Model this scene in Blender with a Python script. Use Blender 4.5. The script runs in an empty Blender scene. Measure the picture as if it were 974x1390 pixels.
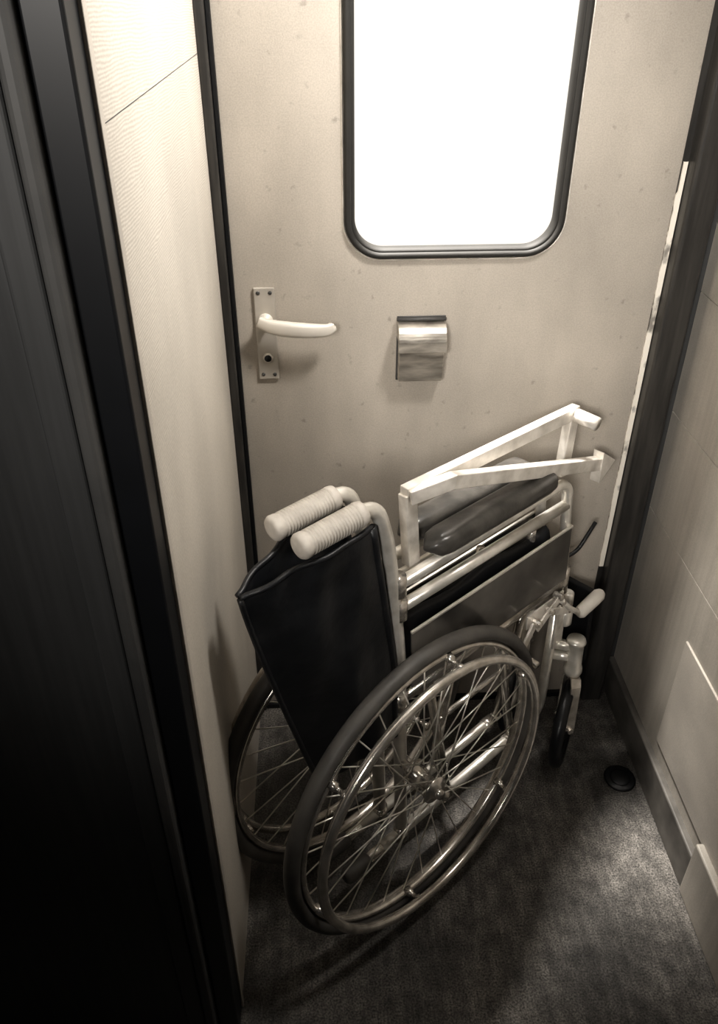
import bpy, bmesh, random
from math import *
from mathutils import Vector, Matrix, Quaternion
random.seed(4)
SC=bpy.context.scene
COL=bpy.context.collection
SC.view_settings.view_transform='Standard'
try: SC.view_settings.look='Medium High Contrast'
except Exception: pass

# ------------------------------------------------------------ materials
def mat(name, col, rough=.5, metal=0., col2=None, nscale=20., stretch=(1,1,1), bump=0., bscale=None, detail=4., lo=.35, hi=.65, coat=0., spec=.5):
    m=bpy.data.materials.new(name); m.use_nodes=True
    nt=m.node_tree; b=nt.nodes['Principled BSDF']
    b.inputs['Base Color'].default_value=(*col,1); b.inputs['Roughness'].default_value=rough
    b.inputs['Metallic'].default_value=metal; b.inputs['Coat Weight'].default_value=coat
    b.inputs['Specular IOR Level'].default_value=spec
    tc=nt.nodes.new('ShaderNodeTexCoord'); mp=nt.nodes.new('ShaderNodeMapping'); mp.inputs['Scale'].default_value=stretch
    nt.links.new(tc.outputs['Object'],mp.inputs[0])
    if col2 is None: col2=tuple(c*.85 for c in col)
    n=nt.nodes.new('ShaderNodeTexNoise'); n.inputs['Scale'].default_value=nscale; n.inputs['Detail'].default_value=detail
    r=nt.nodes.new('ShaderNodeValToRGB'); r.color_ramp.elements[0].position=lo; r.color_ramp.elements[1].position=hi
    r.color_ramp.elements[0].color=(*col2,1); r.color_ramp.elements[1].color=(*col,1)
    nt.links.new(mp.outputs[0],n.inputs['Vector']); nt.links.new(n.outputs['Fac'],r.inputs[0]); nt.links.new(r.outputs[0],b.inputs['Base Color'])
    if bump:
        n2=nt.nodes.new('ShaderNodeTexNoise'); n2.inputs['Scale'].default_value=bscale or nscale*3; n2.inputs['Detail'].default_value=3
        nt.links.new(mp.outputs[0],n2.inputs['Vector'])
        bp=nt.nodes.new('ShaderNodeBump'); bp.inputs['Strength'].default_value=bump; bp.inputs['Distance'].default_value=.004
        nt.links.new(n2.outputs['Fac'],bp.inputs['Height']); nt.links.new(bp.outputs[0],b.inputs['Normal'])
    return m
def speckle(m,scale,a,b_,detail=2,lo=.35,hi=.65,stretch=(1,1,1)):
    """multiply a fine procedural grain into the base colour"""
    nt=m.node_tree; b=nt.nodes['Principled BSDF']; src=b.inputs['Base Color'].links[0].from_socket
    tc=nt.nodes.new('ShaderNodeTexCoord'); mp=nt.nodes.new('ShaderNodeMapping'); mp.inputs['Scale'].default_value=stretch
    n=nt.nodes.new('ShaderNodeTexNoise'); n.inputs['Scale'].default_value=scale; n.inputs['Detail'].default_value=detail
    nt.links.new(tc.outputs['Object'],mp.inputs[0]); nt.links.new(mp.outputs[0],n.inputs['Vector'])
    q=nt.nodes.new('ShaderNodeMapRange'); nt.links.new(n.outputs['Fac'],q.inputs[0])
    for i,v in enumerate((lo,hi,a,b_)): q.inputs[i+1].default_value=v
    vm=nt.nodes.new('ShaderNodeVectorMath'); vm.operation='SCALE'
    nt.links.new(src,vm.inputs[0]); nt.links.new(q.outputs[0],vm.inputs['Scale']); nt.links.new(vm.outputs[0],b.inputs['Base Color'])
    return m
M={}
M['door']=speckle(speckle(speckle(mat('door_paint',(.47,.43,.38),.48,col2=(.38,.35,.31),nscale=3.5,bump=.05,bscale=400,lo=.3,hi=.7),420,.93,1.07),14,.94,1.05,detail=8,stretch=(1,1,.35)),45,.72,1.0,detail=9,lo=.27,hi=.36)
M['chrome']=mat('chromed_steel',(.86,.82,.765),.24,.84,col2=(.55,.52,.475),nscale=40)
M['tube']=mat('plated_tube',(.92,.89,.83),.30,.58,col2=(.70,.67,.61),nscale=30)
M['alu']=mat('satin_aluminium',(.92,.88,.82),.34,.38,col2=(.62,.585,.53),nscale=28,bump=.08,bscale=120)
M['brushed']=mat('brushed_steel',(.66,.62,.56),.36,.75,col2=(.30,.28,.25),nscale=16,stretch=(1,1,4),bump=.12)
M['handle']=mat('cast_aluminium',(.86,.82,.75),.4,.25,col2=(.76,.72,.66),nscale=12)
M['plate']=mat('anodised_plate',(.60,.565,.51),.4,.3,col2=(.47,.44,.40),nscale=12)
M['grip']=mat('ribbed_grey_vinyl',(.56,.525,.475),.55,col2=(.46,.43,.39),nscale=60)
M['white']=mat('white_plastic',(.72,.68,.62),.45,nscale=30)
M['tyre']=mat('grey_rubber',(.125,.118,.108),.5,col2=(.070,.067,.063),nscale=14,bump=.1,bscale=200)
M['leather']=mat('black_vinyl',(.018,.019,.021),.40,col2=(.010,.011,.013),nscale=20,bump=.35,bscale=45)
M['pad']=mat('padded_vinyl',(.085,.08,.073),.28,col2=(.045,.043,.040),nscale=30,bump=.15,bscale=90)
M['skirt']=mat('smoked_side_panel',(.17,.16,.147),.18,.3,col2=(.06,.057,.053),nscale=6)
M['blackm']=mat('black_paint',(.009,.010,.012),.4,nscale=20)
M['frame']=mat('dark_frame_wood',(.055,.052,.048),.42,col2=(.027,.026,.025),nscale=12,stretch=(6,6,.6),bump=.1)
M['darkpanel']=speckle(mat('dark_panel_laminate',(.065,.066,.067),.5,col2=(.048,.049,.050),nscale=3),1,.9,1.1,stretch=(120,120,4))
M['darktrim']=mat('dark_moulding',(.085,.084,.082),.5,col2=(.060,.060,.060),nscale=12)
M['gasket']=mat('rubber_gasket',(.024,.023,.021),.65,nscale=30)
M['gap_light']=mat('painted_gap_light',(.95,.9,.8),.5,col2=(.30,.28,.25),nscale=26,stretch=(1,1,.6),lo=.38,hi=.46)  # light leaking through the door gap, painted as blotchy white
M['wallr']=speckle(speckle(mat('cream_wall_laminate',(.50,.465,.415),.45,col2=(.38,.355,.315),nscale=5,bump=.06,bscale=90),1,.92,1.05,detail=4,stretch=(60,60,2.2)),380,.94,1.06)
M['kick']=speckle(mat('kick_panel_laminate',(.56,.52,.465),.4,col2=(.44,.41,.37),nscale=7),380,.94,1.06)
M['skirting']=mat('skirting_grey',(.17,.16,.145),.5,col2=(.08,.075,.068),nscale=14)
M['ceil']=mat('ceiling_paint',(.40,.375,.34),.7,nscale=5)
M['floor']=speckle(speckle(speckle(mat('worn_floor_mat',(.165,.154,.14),.65,col2=(.055,.052,.048),nscale=5,bump=.6,bscale=260,detail=8,lo=.3,hi=.7),300,.25,1.8,detail=3,lo=.3,hi=.7),1,.85,1.18,detail=2,lo=.42,hi=.62,stretch=(70,9,1)),32,.65,1.22,detail=7)
def woodmat():
    m=mat('wood_grain_laminate',(.66,.61,.53),.5)
    nt=m.node_tree; b=nt.nodes['Principled BSDF']
    tc=nt.nodes.new('ShaderNodeTexCoord'); mp=nt.nodes.new('ShaderNodeMapping'); mp.inputs['Scale'].default_value=(1,.25,1); mp.inputs['Rotation'].default_value=(radians(8),0,0)
    nt.links.new(tc.outputs['Object'],mp.inputs[0])
    w=nt.nodes.new('ShaderNodeTexWave'); w.bands_direction='Z'; w.inputs['Scale'].default_value=95; w.inputs['Distortion'].default_value=11; w.inputs['Detail'].default_value=3; w.inputs['Detail Scale'].default_value=.4
    nt.links.new(mp.outputs[0],w.inputs['Vector'])
    r=nt.nodes.new('ShaderNodeValToRGB'); r.color_ramp.elements[0].color=(.53,.49,.435,1); r.color_ramp.elements[1].color=(.68,.64,.575,1)
    nt.links.new(w.outputs['Fac'],r.inputs[0]); nt.links.new(r.outputs[0],b.inputs['Base Color'])
    return speckle(speckle(m,300,.94,1.06),5,.86,1.04,detail=6,stretch=(1,1,.6))
M['wood']=woodmat()

# ------------------------------------------------------------ helpers
def obj(name,me,m=None,parent=None,smooth=False):
    o=bpy.data.objects.new(name,me); COL.objects.link(o)
    if m is not None:
        me.materials.clear(); me.materials.append(M[m])
    if smooth:
        for p in me.polygons: p.use_smooth=True
    if parent: o.parent=parent
    return o
def mesh(name,v,f,m,parent=None,smooth=False):
    me=bpy.data.meshes.new(name); me.from_pydata([tuple(x) for x in v],[],f); me.update()
    bm=bmesh.new(); bm.from_mesh(me); bmesh.ops.recalc_face_normals(bm,faces=bm.faces); bm.to_mesh(me); bm.free()
    return obj(name,me,m,parent,smooth)
def bev(o,w,s=3):
    md=o.modifiers.new('bevel','BEVEL'); md.width=w; md.segments=s; md.limit_method='ANGLE'; return o
def box(name,lo,hi,m,parent=None,bevel=0):
    v=[(x,y,z) for x in (lo[0],hi[0]) for y in (lo[1],hi[1]) for z in (lo[2],hi[2])]
    f=[(0,1,3,2),(4,6,7,5),(0,4,5,1),(2,3,7,6),(0,2,6,4),(1,5,7,3)]
    o=mesh(name,v,f,m,parent)
    if bevel: bev(o,bevel)
    return o
def smoothpath(pts,n=8):
    P=[Vector(p) for p in pts]; out=[]
    for i in range(len(P)-1):
        a=P[max(i-1,0)];b=P[i];c=P[i+1];d=P[min(i+2,len(P)-1)]
        for k in range(n):
            t=k/n; out.append(.5*((2*b)+(c-a)*t+(2*a-5*b+4*c-d)*t*t+(3*b-a-3*c+d)*t**3))
    out.append(P[-1]); return out
def fillet(pts,r,n=6):
    P=[Vector(p) for p in pts]; out=[P[0]]
    for i in range(1,len(P)-1):
        a=(P[i-1]-P[i]);b=(P[i+1]-P[i]); rr=min(r,a.length*.45,b.length*.45)
        s=P[i]+a.normalized()*rr; e=P[i]+b.normalized()*rr
        for k in range(n+1):
            t=k/n; out.append(s*(1-t)**2+P[i]*2*t*(1-t)+e*t*t)
    out.append(P[-1]); return out
def sweep_data(P,prof,closed=False,radii=None,up0=None):
    P=[Vector(p) for p in P]; n=len(P); V=[];Fc=[]; k=len(prof)
    T=[]
    for i in range(n):
        if closed: t=P[(i+1)%n]-P[i-1]
        else: t=P[min(i+1,n-1)]-P[max(i-1,0)]
        T.append(t.normalized())
    up=Vector(up0) if up0 else (Vector((0,0,1)) if abs(T[0].z)<.9 else Vector((1,0,0)))
    N=(up-T[0]*up.dot(T[0])).normalized()
    for i in range(n):
        if i>0:
            q=T[i-1].rotation_difference(T[i]); N=q@N; N=(N-T[i]*N.dot(T[i])).normalized()
        Bn=T[i].cross(N); s=radii[i] if radii else 1
        for a,b in prof: V.append(P[i]+(N*a+Bn*b)*s)
    m=n if closed else n-1
    for i in range(m):
        j=(i+1)%n
        for a in range(k):
            b=(a+1)%k; Fc.append((i*k+a,i*k+b,j*k+b,j*k+a))
    if not closed:
        Fc.append(tuple(range(k))[::-1]); Fc.append(tuple((n-1)*k+a for a in range(k)))
    return V,Fc
def circ(r,n=14): return [(r*cos(2*pi*i/n),r*sin(2*pi*i/n)) for i in range(n)]
def tube(name,pts,r,m,parent=None,fil=0,closed=False,radii=None,n=14):
    P=fillet(pts,fil) if fil else pts
    V,Fc=sweep_data(P,circ(r,n),closed,radii)
    return mesh(name,V,Fc,m,parent,True)
def merge(name,parts,m,parent=None,smooth=True):
    V=[];Fc=[]
    for v,f in parts:
        o=len(V); V+=v; Fc+=[tuple(i+o for i in t) for t in f]
    return mesh(name,V,Fc,m,parent,smooth)
def rectprof(a,b): return [(-a/2,-b/2),(a/2,-b/2),(a/2,b/2),(-a/2,b/2)]
def bar(name,pts,wd,th,m,parent=None,bevel=.002,up=None):
    V,Fc=sweep_data(pts,rectprof(wd,th),up0=up)
    o=mesh(name,V,Fc,m,parent)
    bev(o,bevel,2); return o
def rrect(x0,x1,z0,z1,r,n=10):
    o=[]
    for cx,cz,a0 in ((x1-r,z1-r,0),(x0+r,z1-r,90),(x0+r,z0+r,180),(x1-r,z0+r,270)):
        for k in range(n+1):
            a=radians(a0+90*k/n); o.append((cx+r*cos(a),cz+r*sin(a)))
    return o
def lathe(p0,p1,prof,n=20):
    p0=Vector(p0);p1=Vector(p1);d=(p1-p0);L=d.length;d.normalize()
    up=Vector((0,0,1)) if abs(d.z)<.9 else Vector((1,0,0)); N=(up-d*up.dot(d)).normalized();B=d.cross(N)
    V=[];Fc=[]
    for (t,r) in prof:
        c=p0+d*(t*L)
        for k in range(n): a=2*pi*k/n; V.append(c+N*(r*cos(a))+B*(r*sin(a)))
    for i in range(len(prof)-1):
        for k in range(n): Fc.append((i*n+k,i*n+(k+1)%n,(i+1)*n+(k+1)%n,(i+1)*n+k))
    Fc.append(tuple(range(n))); Fc.append(tuple((len(prof)-1)*n+k for k in range(n)))
    return V,Fc
def empty(name,loc=(0,0,0)):
    o=bpy.data.objects.new(name,None); COL.objects.link(o); o.location=loc; o.empty_display_size=.1; return o

# ------------------------------------------------------------ room
D=1.355
CH=2.15
box('floor',(-1.3,-1.6,-.05),(1.0,1.44,0),'floor')
box('ceiling',(-1.3,-1.6,CH),(1.0,1.44,CH+.03),'ceil')
box('wall_back_left',(-1.3,D+.02,0),(-.165,D+.085,CH),'darkpanel')
box('wall_back_right',(.665,D+.02,0),(1.0,D+.085,CH),'darkpanel')
box('wall_back_top',(-.165,D+.02,1.95),(.665,D+.085,CH),'ceil')
WX0,WX1,WZ0,WZ1=.052,.420,1.100,1.80
cu=bpy.data.curves.new('door_curve','CURVE'); cu.dimensions='2D'; cu.fill_mode='BOTH'; cu.extrude=.02
for loop in ([(-.143,.012),(.606,.012),(.606,1.94),(-.143,1.94)], rrect(WX0,WX1,WZ0,WZ1,.062)):
    s=cu.splines.new('POLY'); s.points.add(len(loop)-1); s.use_cyclic_u=True
    for i,(a,b) in enumerate(loop): s.points[i].co=(a,b,0,1)
co=bpy.data.objects.new('tmp',cu); COL.objects.link(co)
bpy.context.view_layer.update()
me=bpy.data.meshes.new_from_object(co.evaluated_get(bpy.context.evaluated_depsgraph_get()))
bpy.data.objects.remove(co)
me.transform(Matrix.Rotation(radians(90),4,'X'))
me.transform(Matrix.Translation((0,D+.02,0)))
me.name='door'
door=obj('door_1',me,'door')
win=empty('window_1')
gl=rrect(WX0+.003,WX1-.003,WZ0+.003,WZ1-.003,.059,14)
V,Fc=sweep_data([(a,D-.001,b) for a,b in gl],[(.0085*cos(t)*1.0,.006*sin(t)) for t in [2*pi*i/12 for i in range(12)]],closed=True,up0=(0,1,0))
mesh('outer_gasket',V,Fc,'gasket',win,True)
gl=rrect(WX0+.009,WX1-.009,WZ0+.009,WZ1-.009,.055,14)
V,Fc=sweep_data([(a,D+.010,b) for a,b in gl],[(.014*cos(t),.006*sin(t)) for t in [2*pi*i/12 for i in range(12)]],closed=True,up0=(0,1,0))
mesh('inner_gasket',V,Fc,'gasket',win,True)
gl=rrect(WX0-.005,WX1+.005,WZ0-.005,WZ1+.005,.067,14)
V,Fc=sweep_data([(a,D-.0005,b) for a,b in gl],circ(.0014,6),closed=True)
mesh('bright_bead',V,Fc,'alu',win,True)
gm=bpy.data.materials.new('window_glass'); gm.use_nodes=True
nt=gm.node_tree; nt.nodes.clear(); oo=nt.nodes.new('ShaderNodeOutputMaterial'); tr=nt.nodes.new('ShaderNodeBsdfTransparent'); gs=nt.nodes.new('ShaderNodeBsdfGlossy'); mx=nt.nodes.new('ShaderNodeMixShader')
gs.inputs['Roughness'].default_value=.05; mx.inputs[0].default_value=.03; tr.inputs[0].default_value=(1,1,1,1)
nt.links.new(tr.outputs[0],mx.inputs[1]);nt.links.new(gs.outputs[0],mx.inputs[2]);nt.links.new(mx.outputs[0],oo.inputs[0]); M['glass']=gm
gl=rrect(WX0+.010,WX1-.010,WZ0+.010,WZ1-.010,.053,14)
mesh('glass_pane',[(a,D+.022,b) for a,b in gl],[tuple(range(len(gl)))],'glass',win)

box('trim_1',(-.166,D-.020,0),(-.151,D+.06,1.95),'frame',bevel=.004)
box('trim_2',(-.1505,D-.006,0),(-.1435,D+.06,1.95),'blackm',bevel=.001)
box('trim_3',(.618,D-.030,0),(.668,D+.06,1.95),'frame',bevel=.006)
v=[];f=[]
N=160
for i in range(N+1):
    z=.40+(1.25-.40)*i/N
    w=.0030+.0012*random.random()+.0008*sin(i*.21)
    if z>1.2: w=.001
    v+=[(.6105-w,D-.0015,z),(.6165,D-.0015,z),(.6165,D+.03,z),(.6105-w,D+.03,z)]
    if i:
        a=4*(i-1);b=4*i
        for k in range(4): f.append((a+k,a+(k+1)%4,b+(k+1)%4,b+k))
mesh('trim_4',v,f,'gap_light')  # solid strip coloured to look like light showing along the door edge
box('trim_5',(.607,D+.002,0),(.618,D+.06,1.95),'frame')
box('trim_6',(-.166,D-.012,1.945),(.668,D+.06,2.0),'frame')
box('trim_7',(-.15,D-.012,0),(.62,D+.05,.012),'blackm')

LX=-.166
YE=.68
wl=box('wall_left',(LX-.03,YE,0),(LX,D+.02,CH),'wood')
box('trim_8',(LX-.001,YE+.012,1.4118),(LX+.0004,D-.02,1.4126),'darktrim')
box('wall_front_left',(-1.3,YE-.045,0),(-.245,YE,CH),'darkpanel')
box('trim_10',(-.198,YE-.040,0),(-.1665,YE+.001,CH),'blackm',bevel=.003)
box('trim_11',(-.216,YE-.055,0),(-.199,YE,CH),'darktrim',bevel=.006)
box('trim_12',(-.246,YE-.050,0),(-.217,YE,CH),'darkpanel',bevel=.004)
box('trim_13',(-.1670,YE-.001,0),(-.1630,YE+.012,CH),'kick',bevel=.001)

RW=empty('wall_right')
p0=Vector((.700,D+.02,0)); p1=Vector((.640,-1.6,0)); dv=(p1-p0).normalized(); nv=Vector((-1,0,0)); nv=(nv-dv*nv.dot(dv)).normalized()
def wb(name,s0,s1,z0,z1,t,m,b=0,t0=-.04,parent=RW):
    v=[]
    for s in (s0,s1):
        for tt in (t0,t):
            for z in (z0,z1): v.append(p0+dv*s+nv*tt+Vector((0,0,z)))
    f=[(0,1,3,2),(4,6,7,5),(0,4,5,1),(2,3,7,6),(0,2,6,4),(1,5,7,3)]
    o=mesh(name,v,f,m,parent)
    if b: bev(o,b)
    return o
Lw=(p1-p0).length
wb('wall_core',0,Lw,0,CH,-.004,'blackm')
for i,(a,b) in enumerate(((0,.545),(.5462,.775),(.7762,1.02),(1.0212,CH))): wb('panel_%d'%i,0,Lw,a,b,0,'wallr',.0008)
wb('kick_panel',.285,.62,.14,.425,.004,'kick',.002)
wb('baseboard_right',.0,Lw,.0,.10,.014,'skirting',.004,t0=-.01,parent=None)
wb('trim_14',.53,.9,.0,.15,.018,'wallr',.004,t0=0,parent=None)

box('wall_left_corridor',(-1.35,-1.6,0),(-1.3,.70,CH),'darkpanel')
box('wall_rear',(-1.3,-1.65,0),(1.0,-1.6,CH),'darkpanel')
fd=empty('floor_drain_cap',(.640,1.10,0))
V,Fc=lathe((0,0,0.0),(0,0,.004),[(0,.034),(.6,.034),(1,.030)],28); mesh('ring',V,Fc,'blackm',fd,True)
V,Fc=lathe((0,0,.0035),(0,0,.006),[(0,.022),(.6,.022),(1,.018)],24); mesh('cap',V,Fc,'blackm',fd,True)

# ------------------------------------------------------------ door handle
dh=empty('door_handle',(0,0,0))
box('backplate',(-.111,D-.006,.877),(-.074,D+.0,1.051),'plate',dh,.002)
V,Fc=lathe((-.0925,D-.004,.992),(-.0925,D-.030,.992),[(0,.013),(.3,.013),(.45,.009),(1,.009)],20); mesh('rose',V,Fc,'handle',dh,True)
pts=smoothpath([(-.104,D-.030,.999),(-.085,D-.034,.992),(-.06,D-.038,.988),(-.02,D-.041,.985),(.015,D-.040,.985),(.029,D-.037,.993)],6)
rad=[]
for i in range(len(pts)):
    t=i/(len(pts)-1); rad.append((.80+.38*sin(pi*min(1,t*1.1)))*(1 if t<.93 else 1-.6*(t-.93)/.07))
V,Fc=sweep_data(pts,[(.0118*copysign(abs(cos(a))**.7,cos(a)),.0065*copysign(abs(sin(a))**.7,sin(a))) for a in [2*pi*i/16 for i in range(16)]],radii=rad,up0=(0,0,1)); mesh('lever',V,Fc,'handle',dh,True)
V,Fc=lathe((-.0925,D-.005,.920),(-.0925,D-.009,.920),[(0,.010),(1,.009)],20); mesh('key_collar',V,Fc,'alu',dh,True)
V,Fc=lathe((-.0925,D-.0085,.920),(-.0925,D-.0100,.920),[(0,.0065),(1,.0065)],16); mesh('keyhole',V,Fc,'blackm',dh,True)
for i,(x,z) in enumerate(((-.103,1.042),(-.082,1.042),(-.103,.887),(-.082,.887))):
    V,Fc=lathe((x,D-.005,z),(x,D-.0078,z),[(0,.0035),(.6,.0035),(1,.0015)],10); mesh('plate_screw_%d'%i,V,Fc,'darktrim',dh,True)

# ------------------------------------------------------------ ashtray
at=empty('ashtray')
x0,x1=.145,.226
def prism(name,prof,xa,xb,m,parent,b=.002):
    n=len(prof); v=[(xa,y,z) for y,z in prof]+[(xb,y,z) for y,z in prof]
    f=[tuple(range(n)),tuple(range(n,2*n))[::-1]]+[(i,(i+1)%n,n+(i+1)%n,n+i) for i in range(n)]
    o=mesh(name,v,f,m,parent); bev(o,b,2); return o
prism('tray_body',[(D,.960),(D-.030,.955),(D-.036,.945),(D-.026,.876),(D-.018,.872),(D,.872)],x0,x1,'brushed',at)
lid=[(D,.985),(D-.014,.984)]+[(D-.014-.028*sin(a),.952+.032*cos(a)) for a in [radians(10+80*i/8) for i in range(9)]]+[(D-.043,.938),(D-.038,.936),(D-.034,.955),(D,.955)]
prism('lid',lid,x0-.003,x1+.003,'brushed',at,.0015)
box('mounting_plate',(x0-.003,D-.003,.868),(x1+.004,D,.993),'darktrim',at,.001)
V,Fc=lathe((x0-.004,D-.008,.989),(x1+.004,D-.008,.989),[(0,.0030),(1,.0030)],10); mesh('hinge',V,Fc,'darktrim',at,True)

# ------------------------------------------------------------ wheelchair
wc=empty('wheelchair')
a=radians(51.5); L=radians(-2.95)
F=Vector((sin(a),cos(a),0)); Rr=Vector((cos(a),-sin(a),0)); Z=Vector((0,0,1))
W2=Rr*cos(L)-Z*sin(L); Z2=Rr*sin(L)+Z*cos(L)
Mx=Matrix.Identity(4)
for i in range(3):
    Mx[i][0]=F[i]; Mx[i][1]=-W2[i]; Mx[i][2]=Z2[i]
Mx[0][3]=.115;Mx[1][3]=.946;Mx[2][3]=.0055
wc.matrix_world=Mx
def C(u,w,z): return Vector((u,-w,z))
WW=.091
R_AX=.305
def wheel(tag,s):
    w0=s*WW
    def ring(R,w,n=96): return [C(R*cos(2*pi*i/n),w,R_AX+R*sin(2*pi*i/n)) for i in range(n)]
    V,Fc=sweep_data(ring(.2905,w0),[(.0145*cos(t),.0125*sin(t)) for t in [2*pi*i/14 for i in range(14)]],closed=True,up0=(0,1,0)); mesh('tyre_'+tag,V,Fc,'tyre',wc,True)
    V,Fc=sweep_data(ring(.2725,w0),[(.011*cos(t),.0065*sin(t)) for t in [2*pi*i/12 for i in range(12)]],closed=True,up0=(0,1,0)); mesh('rim_'+tag,V,Fc,'chrome',wc,True)
    wp=w0+s*.040
    V,Fc=sweep_data(ring(.262,wp),circ(.0085,12),closed=True); mesh('handrim_'+tag,V,Fc,'chrome',wc,True)
    parts=[]
    for i in range(6):
        t=radians(20+60*i)
        c0=C(.270*cos(t),w0+s*.004,R_AX+.270*sin(t)); c1=C(.262*cos(t),wp,R_AX+.262*sin(t))
        parts.append(lathe(c0,c1,[(0,.009),(.35,.008),(.4,.0045),(.7,.0045),(.75,.008),(1,.008)],12))
    merge('handrim_standoffs_'+tag,parts,'chrome',wc)
    parts=[]
    n=32
    for i in range(n):
        t=2*pi*i/n; sd=1 if i%2 else -1
        off=radians(62)*(1 if (i//2)%2 else -1)
        hb=C(.021*cos(t+off),w0+s*.004+sd*.022,R_AX+.021*sin(t+off)); rm=C(.268*cos(t),w0,R_AX+.268*sin(t))
        parts.append(sweep_data([hb,rm],circ(.00135,6)))
    merge('spokes_'+tag,parts,'tube',wc)
    parts=[lathe(C(0,w0-.030,R_AX),C(0,w0+.036,R_AX),[(0,.010),(.05,.026),(.12,.026),(.15,.015),(.80,.015),(.84,.026),(.9,.026),(.93,.013),(1,.011)],24)]
    parts.append(lathe(C(0,s*.025,R_AX),C(0,w0,R_AX),[(0,.009),(1,.009)],14))
    parts.append(lathe(C(0,w0+s*.03,R_AX),C(0,w0+s*.045,R_AX),[(0,.011),(1,.009)],6))
    merge('hub_'+tag,parts,'chrome',wc)
wheel('right',1); wheel('left',-1)

def side(tag,s):
    w=s*.030
    pts=[C(-.10,w,.865),C(-.040,w,.868),C(-.020,w,.80),C(-.012,w,.72),C(.002,w,.56),C(.002,w,.09)]
    tube('back_cane_'+tag,pts,.0120,'tube',wc,.06,n=18)
    g0=C(-.064,w,.8665); g1=C(-.182,w,.863)
    prof=[(0,.0135),(.02,.0185),(.08,.0195)]
    k=17
    for i in range(k):
        t=.10+.76*i/k; d=.76/k
        prof+=[(t,.0190),(t+d*.45,.0190),(t+d*.55,.0172),(t+d*.95,.0172)]
    prof+=[(.88,.0192),(.95,.0195),(.985,.017),(1,.012)]
    V,Fc=lathe(g0,g1,prof,24); mesh('push_handle_grip_'+tag,V,Fc,'grip',wc,True)
    tube('arm_rail_'+tag,[C(-.005,w,.703),C(.425,w,.707),C(.444,w,.69),C(.462,w,.47)],.0105,'tube',wc,.03)
    tube('lower_arm_rail_'+tag,[C(.002,w,.655),C(.443,w,.653)],.0105,'tube',wc)
    tube('seat_rail_'+tag,[C(.0,w,.455),C(.462,w,.462)],.0110,'chrome',wc)
    tube('bottom_rail_'+tag,[C(-.05,w,.102),C(.405,w,.110),C(.432,w,.14),C(.458,w,.47)],.0108,'tube',wc,.04)
    tube('tipping_lever_'+tag,[C(.01,w,.101),C(-.115,w,.101)],.0108,'chrome',wc)
    V,Fc=lathe(C(-.085,w,.101),C(-.142,w,.101),[(0,.0135),(.1,.015),(.9,.015),(1,.011)],18); mesh('tipping_lever_tip_'+tag,V,Fc,'tyre',wc,True)
    parts=[]
    for (u,z) in ((.0,.703),(.002,.655),(.001,.455),(.002,.101)): parts.append(lathe(C(u,w,z-.018),C(u,w,z+.018),[(0,.0150),(1,.0150)],16))
    for u in (.12,.327): parts.append(lathe(C(u-.014,w,.105),C(u+.014,w,.105),[(0,.0150),(1,.0150)],16))
    parts.append(lathe(C(.459,w,.44),C(.461,w,.50),[(0,.0145),(1,.0145)],16))
    merge('frame_clamps_'+tag,parts,'chrome',wc)
    box('skirt_guard_'+tag,(.02,-w-.0015+(-.011 if s>0 else .011),.478),(.455,-w+.0015+(-.011 if s>0 else .011),.600),'skirt',wc,.001)
    bar('skirt_guard_edge_'+tag,[C(.02,w+s*.011,.600),C(.458,w+s*.011,.604)],.005,.005,'tube',wc,.001)
    us=[.062+.335*i/16 for i in range(17)]
    rr=[]
    for i,uu in enumerate(us):
        t=i/16; e=min(t,1-t)/.12; rr.append(sqrt(max(.02,1-(1-min(1,e))**2)))
    prof=[(.020*copysign(abs(cos(t))**.7,cos(t)),.0265*copysign(abs(sin(t))**.6,sin(t))) for t in [2*pi*i/20 for i in range(20)]]
    V,Fc=sweep_data([C(uu,s*.0295,.739) for uu in us],prof,radii=rr,up0=(0,0,1)); mesh('arm_pad_'+tag,V,Fc,'pad',wc,True)
    ca=radians(-24)
    cu_,cw=.480,s*.070
    def K(p,q,z): return C(cu_+p*cos(ca)+q*sin(ca), cw+q*cos(ca)+p*sin(ca) ,z)
    parts=[lathe(C(cu_,cw,.225),C(cu_,cw,.325),[(0,.017),(.08,.020),(.2,.020),(.25,.017),(.85,.017),(.9,.021),(.97,.019),(1,.008)],20),
           lathe(C(.455,w,.27),C(cu_,cw,.27),[(0,.012),(1,.012)],12),lathe(C(.455,w,.30),C(cu_,cw,.30),[(0,.012),(1,.012)],12)]
    merge('caster_stem_'+tag,parts,'tube',wc)
    parts=[]
    for q in (-.022,.022):
        parts.append(sweep_data([K(0,0,.228),K(-.004,q*.75,.224),K(-.010,q,.210),K(-.028,q,.10)],rectprof(.024,.004),up0=tuple(K(1,0,0)-K(0,0,0))))
    parts.append(lathe(K(-.028,-.030,.1015),K(-.028,.030,.1015),[(0,.007),(1,.007)],10))
    merge('caster_fork_'+tag,parts,'chrome',wc,False)
    rg=[K(-.028+.087*cos(2*pi*i/48),0,.1015+.087*sin(2*pi*i/48)) for i in range(48)]
    V,Fc=sweep_data(rg,circ(.0135,12),closed=True); mesh('caster_tyre_'+tag,V,Fc,'blackm',wc,True)
    parts=[lathe(K(-.028,-.012,.1015),K(-.028,.012,.1015),[(0,.020),(1,.020)],18)]
    for i in range(5):
        t=2*pi*i/5; parts.append(sweep_data([K(-.028+.015*cos(t),0,.1015+.015*sin(t)),K(-.028+.078*cos(t),0,.1015+.078*sin(t))],rectprof(.012,.016)))
    rg2=[K(-.028+.076*cos(2*pi*i/40),0,.1015+.076*sin(2*pi*i/40)) for i in range(40)]
    parts.append(sweep_data(rg2,rectprof(.008,.018),closed=True))
    merge('caster_core_'+tag,parts,'blackm',wc,False)
    ow=w+s*.026
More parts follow.
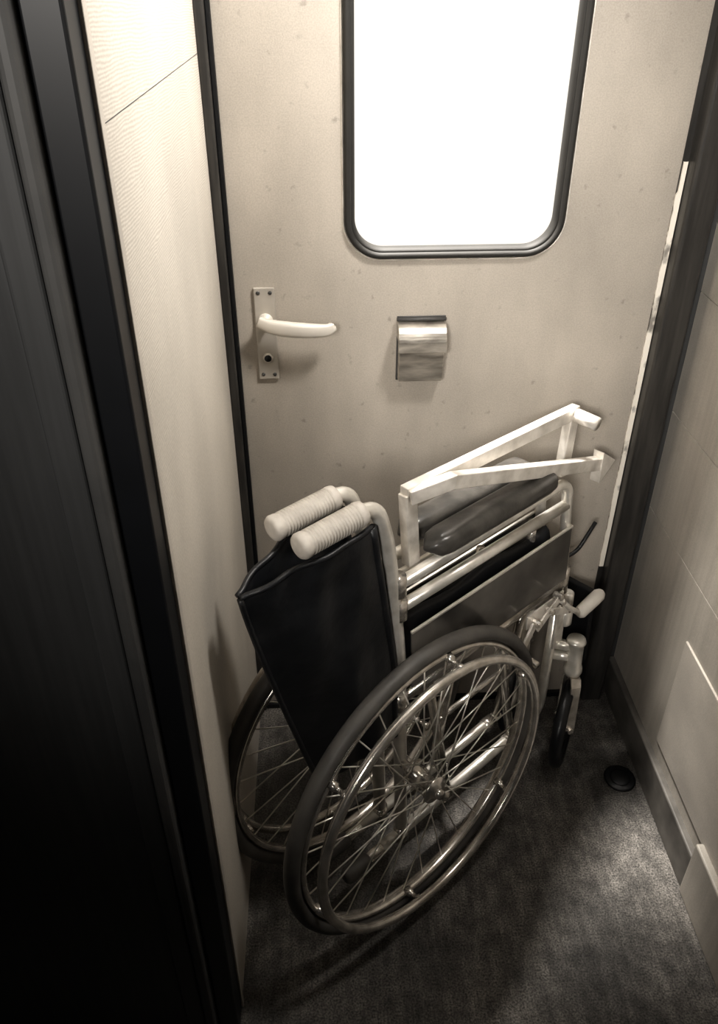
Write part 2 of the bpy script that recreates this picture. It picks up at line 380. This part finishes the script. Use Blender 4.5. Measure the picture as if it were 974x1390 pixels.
    bar('brake_plate_'+tag,[C(.315,ow,.452),C(.43,ow,.455)],.032,.004,'alu',wc,.001,up=(0,0,1))
    bar('brake_arm_'+tag,[C(.33,ow+s*.008,.447),C(.285,ow+s*.014,.405)],.020,.005,'alu',wc,.001)
    tube('brake_shoe_'+tag,[C(.283,ow-s*.005,.403),C(.283,ow+s*.055,.403)],.008,'chrome',wc)
    bar('brake_link_'+tag,[C(.335,ow+s*.010,.430),C(.40,ow+s*.012,.475)],.016,.004,'alu',wc,.001)
    bar('brake_link_b_'+tag,[C(.37,ow+s*.016,.46),C(.44,ow+s*.016,.425)],.016,.004,'alu',wc,.001)
    parts=[lathe(C(u,ow,z),C(u,ow+s*.020,z),[(0,.0075),(.9,.0075),(1,.004)],8) for u,z in ((.335,.447),(.375,.455),(.41,.46),(.40,.478),(.435,.428))]
    merge('brake_bolts_'+tag,parts,'chrome',wc,False)
    bar('hanger_bracket_'+tag,[C(.455,w+s*.010,.40),C(.452,w+s*.010,.30)],.030,.006,'alu',wc,.001,up=(1,0,0))
    # swing-away footrest latch on the front post
    parts=[lathe(C(.478,w+s*.006,.345),C(.478,w+s*.006,.385),[(0,.013),(.1,.016),(.9,.016),(1,.012)],16),
           lathe(C(.478,w+s*.006,.395),C(.478,w+s*.006,.43),[(0,.012),(.1,.014),(.9,.014),(1,.009)],16),
           lathe(C(.455,w,.365),C(.478,w+s*.006,.365),[(0,.009),(1,.009)],10),
           lathe(C(.455,w,.41),C(.478,w+s*.006,.41),[(0,.008),(1,.008)],10)]
    merge('footrest_latch_'+tag,parts,'tube',wc)
    tube('brake_lever_'+tag,[C(.40,ow+s*.012,.475),C(.425,ow+s*.016,.44),C(.47,ow+s*.02,.40)],.0060,'alu',wc,.02)
    V,Fc=lathe(C(.462,ow+s*.02,.402),C(.535,ow+s*.026,.425),[(0,.009),(.08,.013),(.6,.014),(.85,.0135),(.96,.009),(1,.004)],18); mesh('brake_knob_'+tag,V,Fc,'white',wc,True)
side('right',1); side('left',-1)

def backpanel(s):
    n,m=18,20; V=[];
    for j in range(m+1):
        t=j/m
        z_c=.838+( .385-.838)*t; u_c=-.052+.036*min(1,t*1.6)
        u_a=-.262+(-.165+.262)*t**1.15; z_a=.806+(.372-.806)*t
        for i in range(n+1):
            q=i/n
            u=u_c+(u_a-u_c)*q; z=z_c+(z_a-z_c)*q + .010*sin(pi*q)*(1-t)
            w=.0340*(1-q**2.2)+.012*sin(pi*q)
            w+=(.0050*sin(q*8+t*7)+.0038*sin(q*15-t*11+1))*sin(pi*q)
            w-=.004*exp(-((t-.13)/.025)**2)
            V.append(C(u,s*max(w,.0035),z))
    Fc=[(j*(n+1)+i,j*(n+1)+i+1,(j+1)*(n+1)+i+1,(j+1)*(n+1)+i) for j in range(m) for i in range(n)]
    o=mesh('back_upholstery_'+('right' if s>0 else 'left'),V,Fc,'leather',wc,True)
    md=o.modifiers.new('s','SOLIDIFY'); md.thickness=.005; md.offset=0
    md=o.modifiers.new('ss','SUBSURF'); md.levels=1; md.render_levels=2
    hem=[V[i]+Vector((0,0,.001)) for i in range(n+1)]
    tube('back_hem_'+('right' if s>0 else 'left'),smoothpath(hem,2),.0045,'leather',wc,n=8)
    hem=[V[j*(n+1)+n] for j in range(m+1)]
    if s>0: tube('back_fold_seam',smoothpath(hem,2),.005,'leather',wc,n=8)
    tube('cane_piping_'+('right' if s>0 else 'left'),[V[j*(n+1)] for j in range(m+1)],.0075,'leather',wc)
backpanel(1); backpanel(-1)
V=[];n=10;m=12
for j in range(m+1):
    u=.03+.40*j/m
    for i in range(n+1):
        q=i/n*2-1
        V.append(C(u,.026*copysign(abs(q)**.7,q)*(1),.462+.135*(1-abs(q)**1.8)+.006*sin(u*30)))
Fc=[(j*(n+1)+i,j*(n+1)+i+1,(j+1)*(n+1)+i+1,(j+1)*(n+1)+i) for j in range(m) for i in range(n)]
o=mesh('seat_upholstery',V,Fc,'leather',wc,True); md=o.modifiers.new('s','SOLIDIFY'); md.thickness=.004
for i,u in enumerate((.13,.33)):
    tube('cross_brace_%d_a'%i,[C(u,.030,.115),C(u-.012,-.026,.455)],.0095,'chrome',wc)
    tube('cross_brace_%d_b'%i,[C(u+.024,-.030,.115),C(u+.012,.026,.455)],.0095,'chrome',wc)
V,Fc=lathe(C(.13,0,.285),C(.37,0,.285),[(0,.006),(1,.006)],10); mesh('cross_pivot',V,Fc,'chrome',wc,True)
hw=.025; ht=.018
bar('legrest_bar_top',[C(.045,0,.836),C(.488,0,.826)],hw,ht,'alu',wc,.0015,up=(0,0,1))
bar('legrest_bar_rear_post',[C(.053,0,.836),C(.060,0,.700)],hw,ht,'alu',wc,.0015,up=(1,0,0))
bar('legrest_bar_front_post',[C(.478,0,.828),C(.462,0,.700)],hw,ht,'alu',wc,.0015,up=(1,0,0))
tube('legrest_peg',[C(.478,-.006,.824),C(.482,.052,.818)],.0130,'alu',wc)
bar('legrest_arm',[C(.050,.006,.832),C(.12,.030,.842),C(.54,.034,.708)],hw,ht,'alu',wc,.0015,up=(0,0,1))
mesh('legrest_arm_tip',[C(u,w,z) for w in (.023,.045) for u,z in ((.530,.738),(.575,.705),(.528,.672))],[(0,1,2),(5,4,3),(0,3,4,1),(1,4,5,2),(2,5,3,0)],'alu',wc)
tube('footrest_hanger',[C(.462,-.03,.45),C(.50,-.03,.44),C(.555,-.03,.33),C(.565,-.03,.18)],.0095,'blackm',wc,.04)
o=box('footplate',(.545,-.055,.20),(.560,.035,.40),'blackm',wc,.004)
tube('calf_strap',[C(.462,.0,.49),C(.52,.02,.50),C(.56,.03,.56)],.004,'blackm',wc,.02)
for i,(u,w,z) in enumerate(((.385,.0,.63),(.26,-.02,.62))):
    tube('socket_tube_%d'%i,[C(u,w,z-.10),C(u,w,z)],.0085,'chrome',wc)

# ------------------------------------------------------------ light
w=bpy.data.worlds.new('World'); SC.world=w; w.use_nodes=True
bg=w.node_tree.nodes['Background']; bg.inputs[0].default_value=(1,.945,.855,1); bg.inputs[1].default_value=1.05
def area(name,loc,tgt,sx,sy,pw,col=(1,.95,.89),spread=180):
    l=bpy.data.lights.new(name,'AREA'); l.shape='RECTANGLE'; l.size=sx; l.size_y=sy; l.energy=pw; l.color=col; l.spread=radians(spread)
    o=bpy.data.objects.new(name,l); COL.objects.link(o); o.location=loc
    o.rotation_euler=(Vector(tgt)-Vector(loc)).to_track_quat('-Z','Y').to_euler(); return o
area('daylight_outside',(-.10,1.82,3.2),(.25,1.30,1.3),.45,.35,330)
area('added_overhead_light',(.50,.82,2.08),(-.16,1.15,1.50),.20,.20,8,spread=105)  # unseen overhead light, added to supplement the window on upper surfaces
area('corridor_window_light',(-.55,-1.1,1.95),(.6,1.2,1.25),.5,.5,5,spread=50)

# ------------------------------------------------------------ camera
c=bpy.data.cameras.new('camera'); cam=bpy.data.objects.new('camera',c); COL.objects.link(cam)
c.sensor_fit='VERTICAL'; c.sensor_height=36; c.lens=1080.66/1390*36; c.shift_y=-45/1390; c.clip_start=.02
P=radians(32.592);Y=radians(3.113)
fw=Vector((sin(Y)*cos(P),cos(Y)*cos(P),-sin(P)))
r=Vector((cos(Y),-sin(Y),0)); u=r.cross(fw)
m=Matrix.Identity(4)
for i in range(3): m[i][0]=r[i]; m[i][1]=u[i]; m[i][2]=-fw[i]
m[2][3]=1.516
cam.matrix_world=m
SC.camera=cam
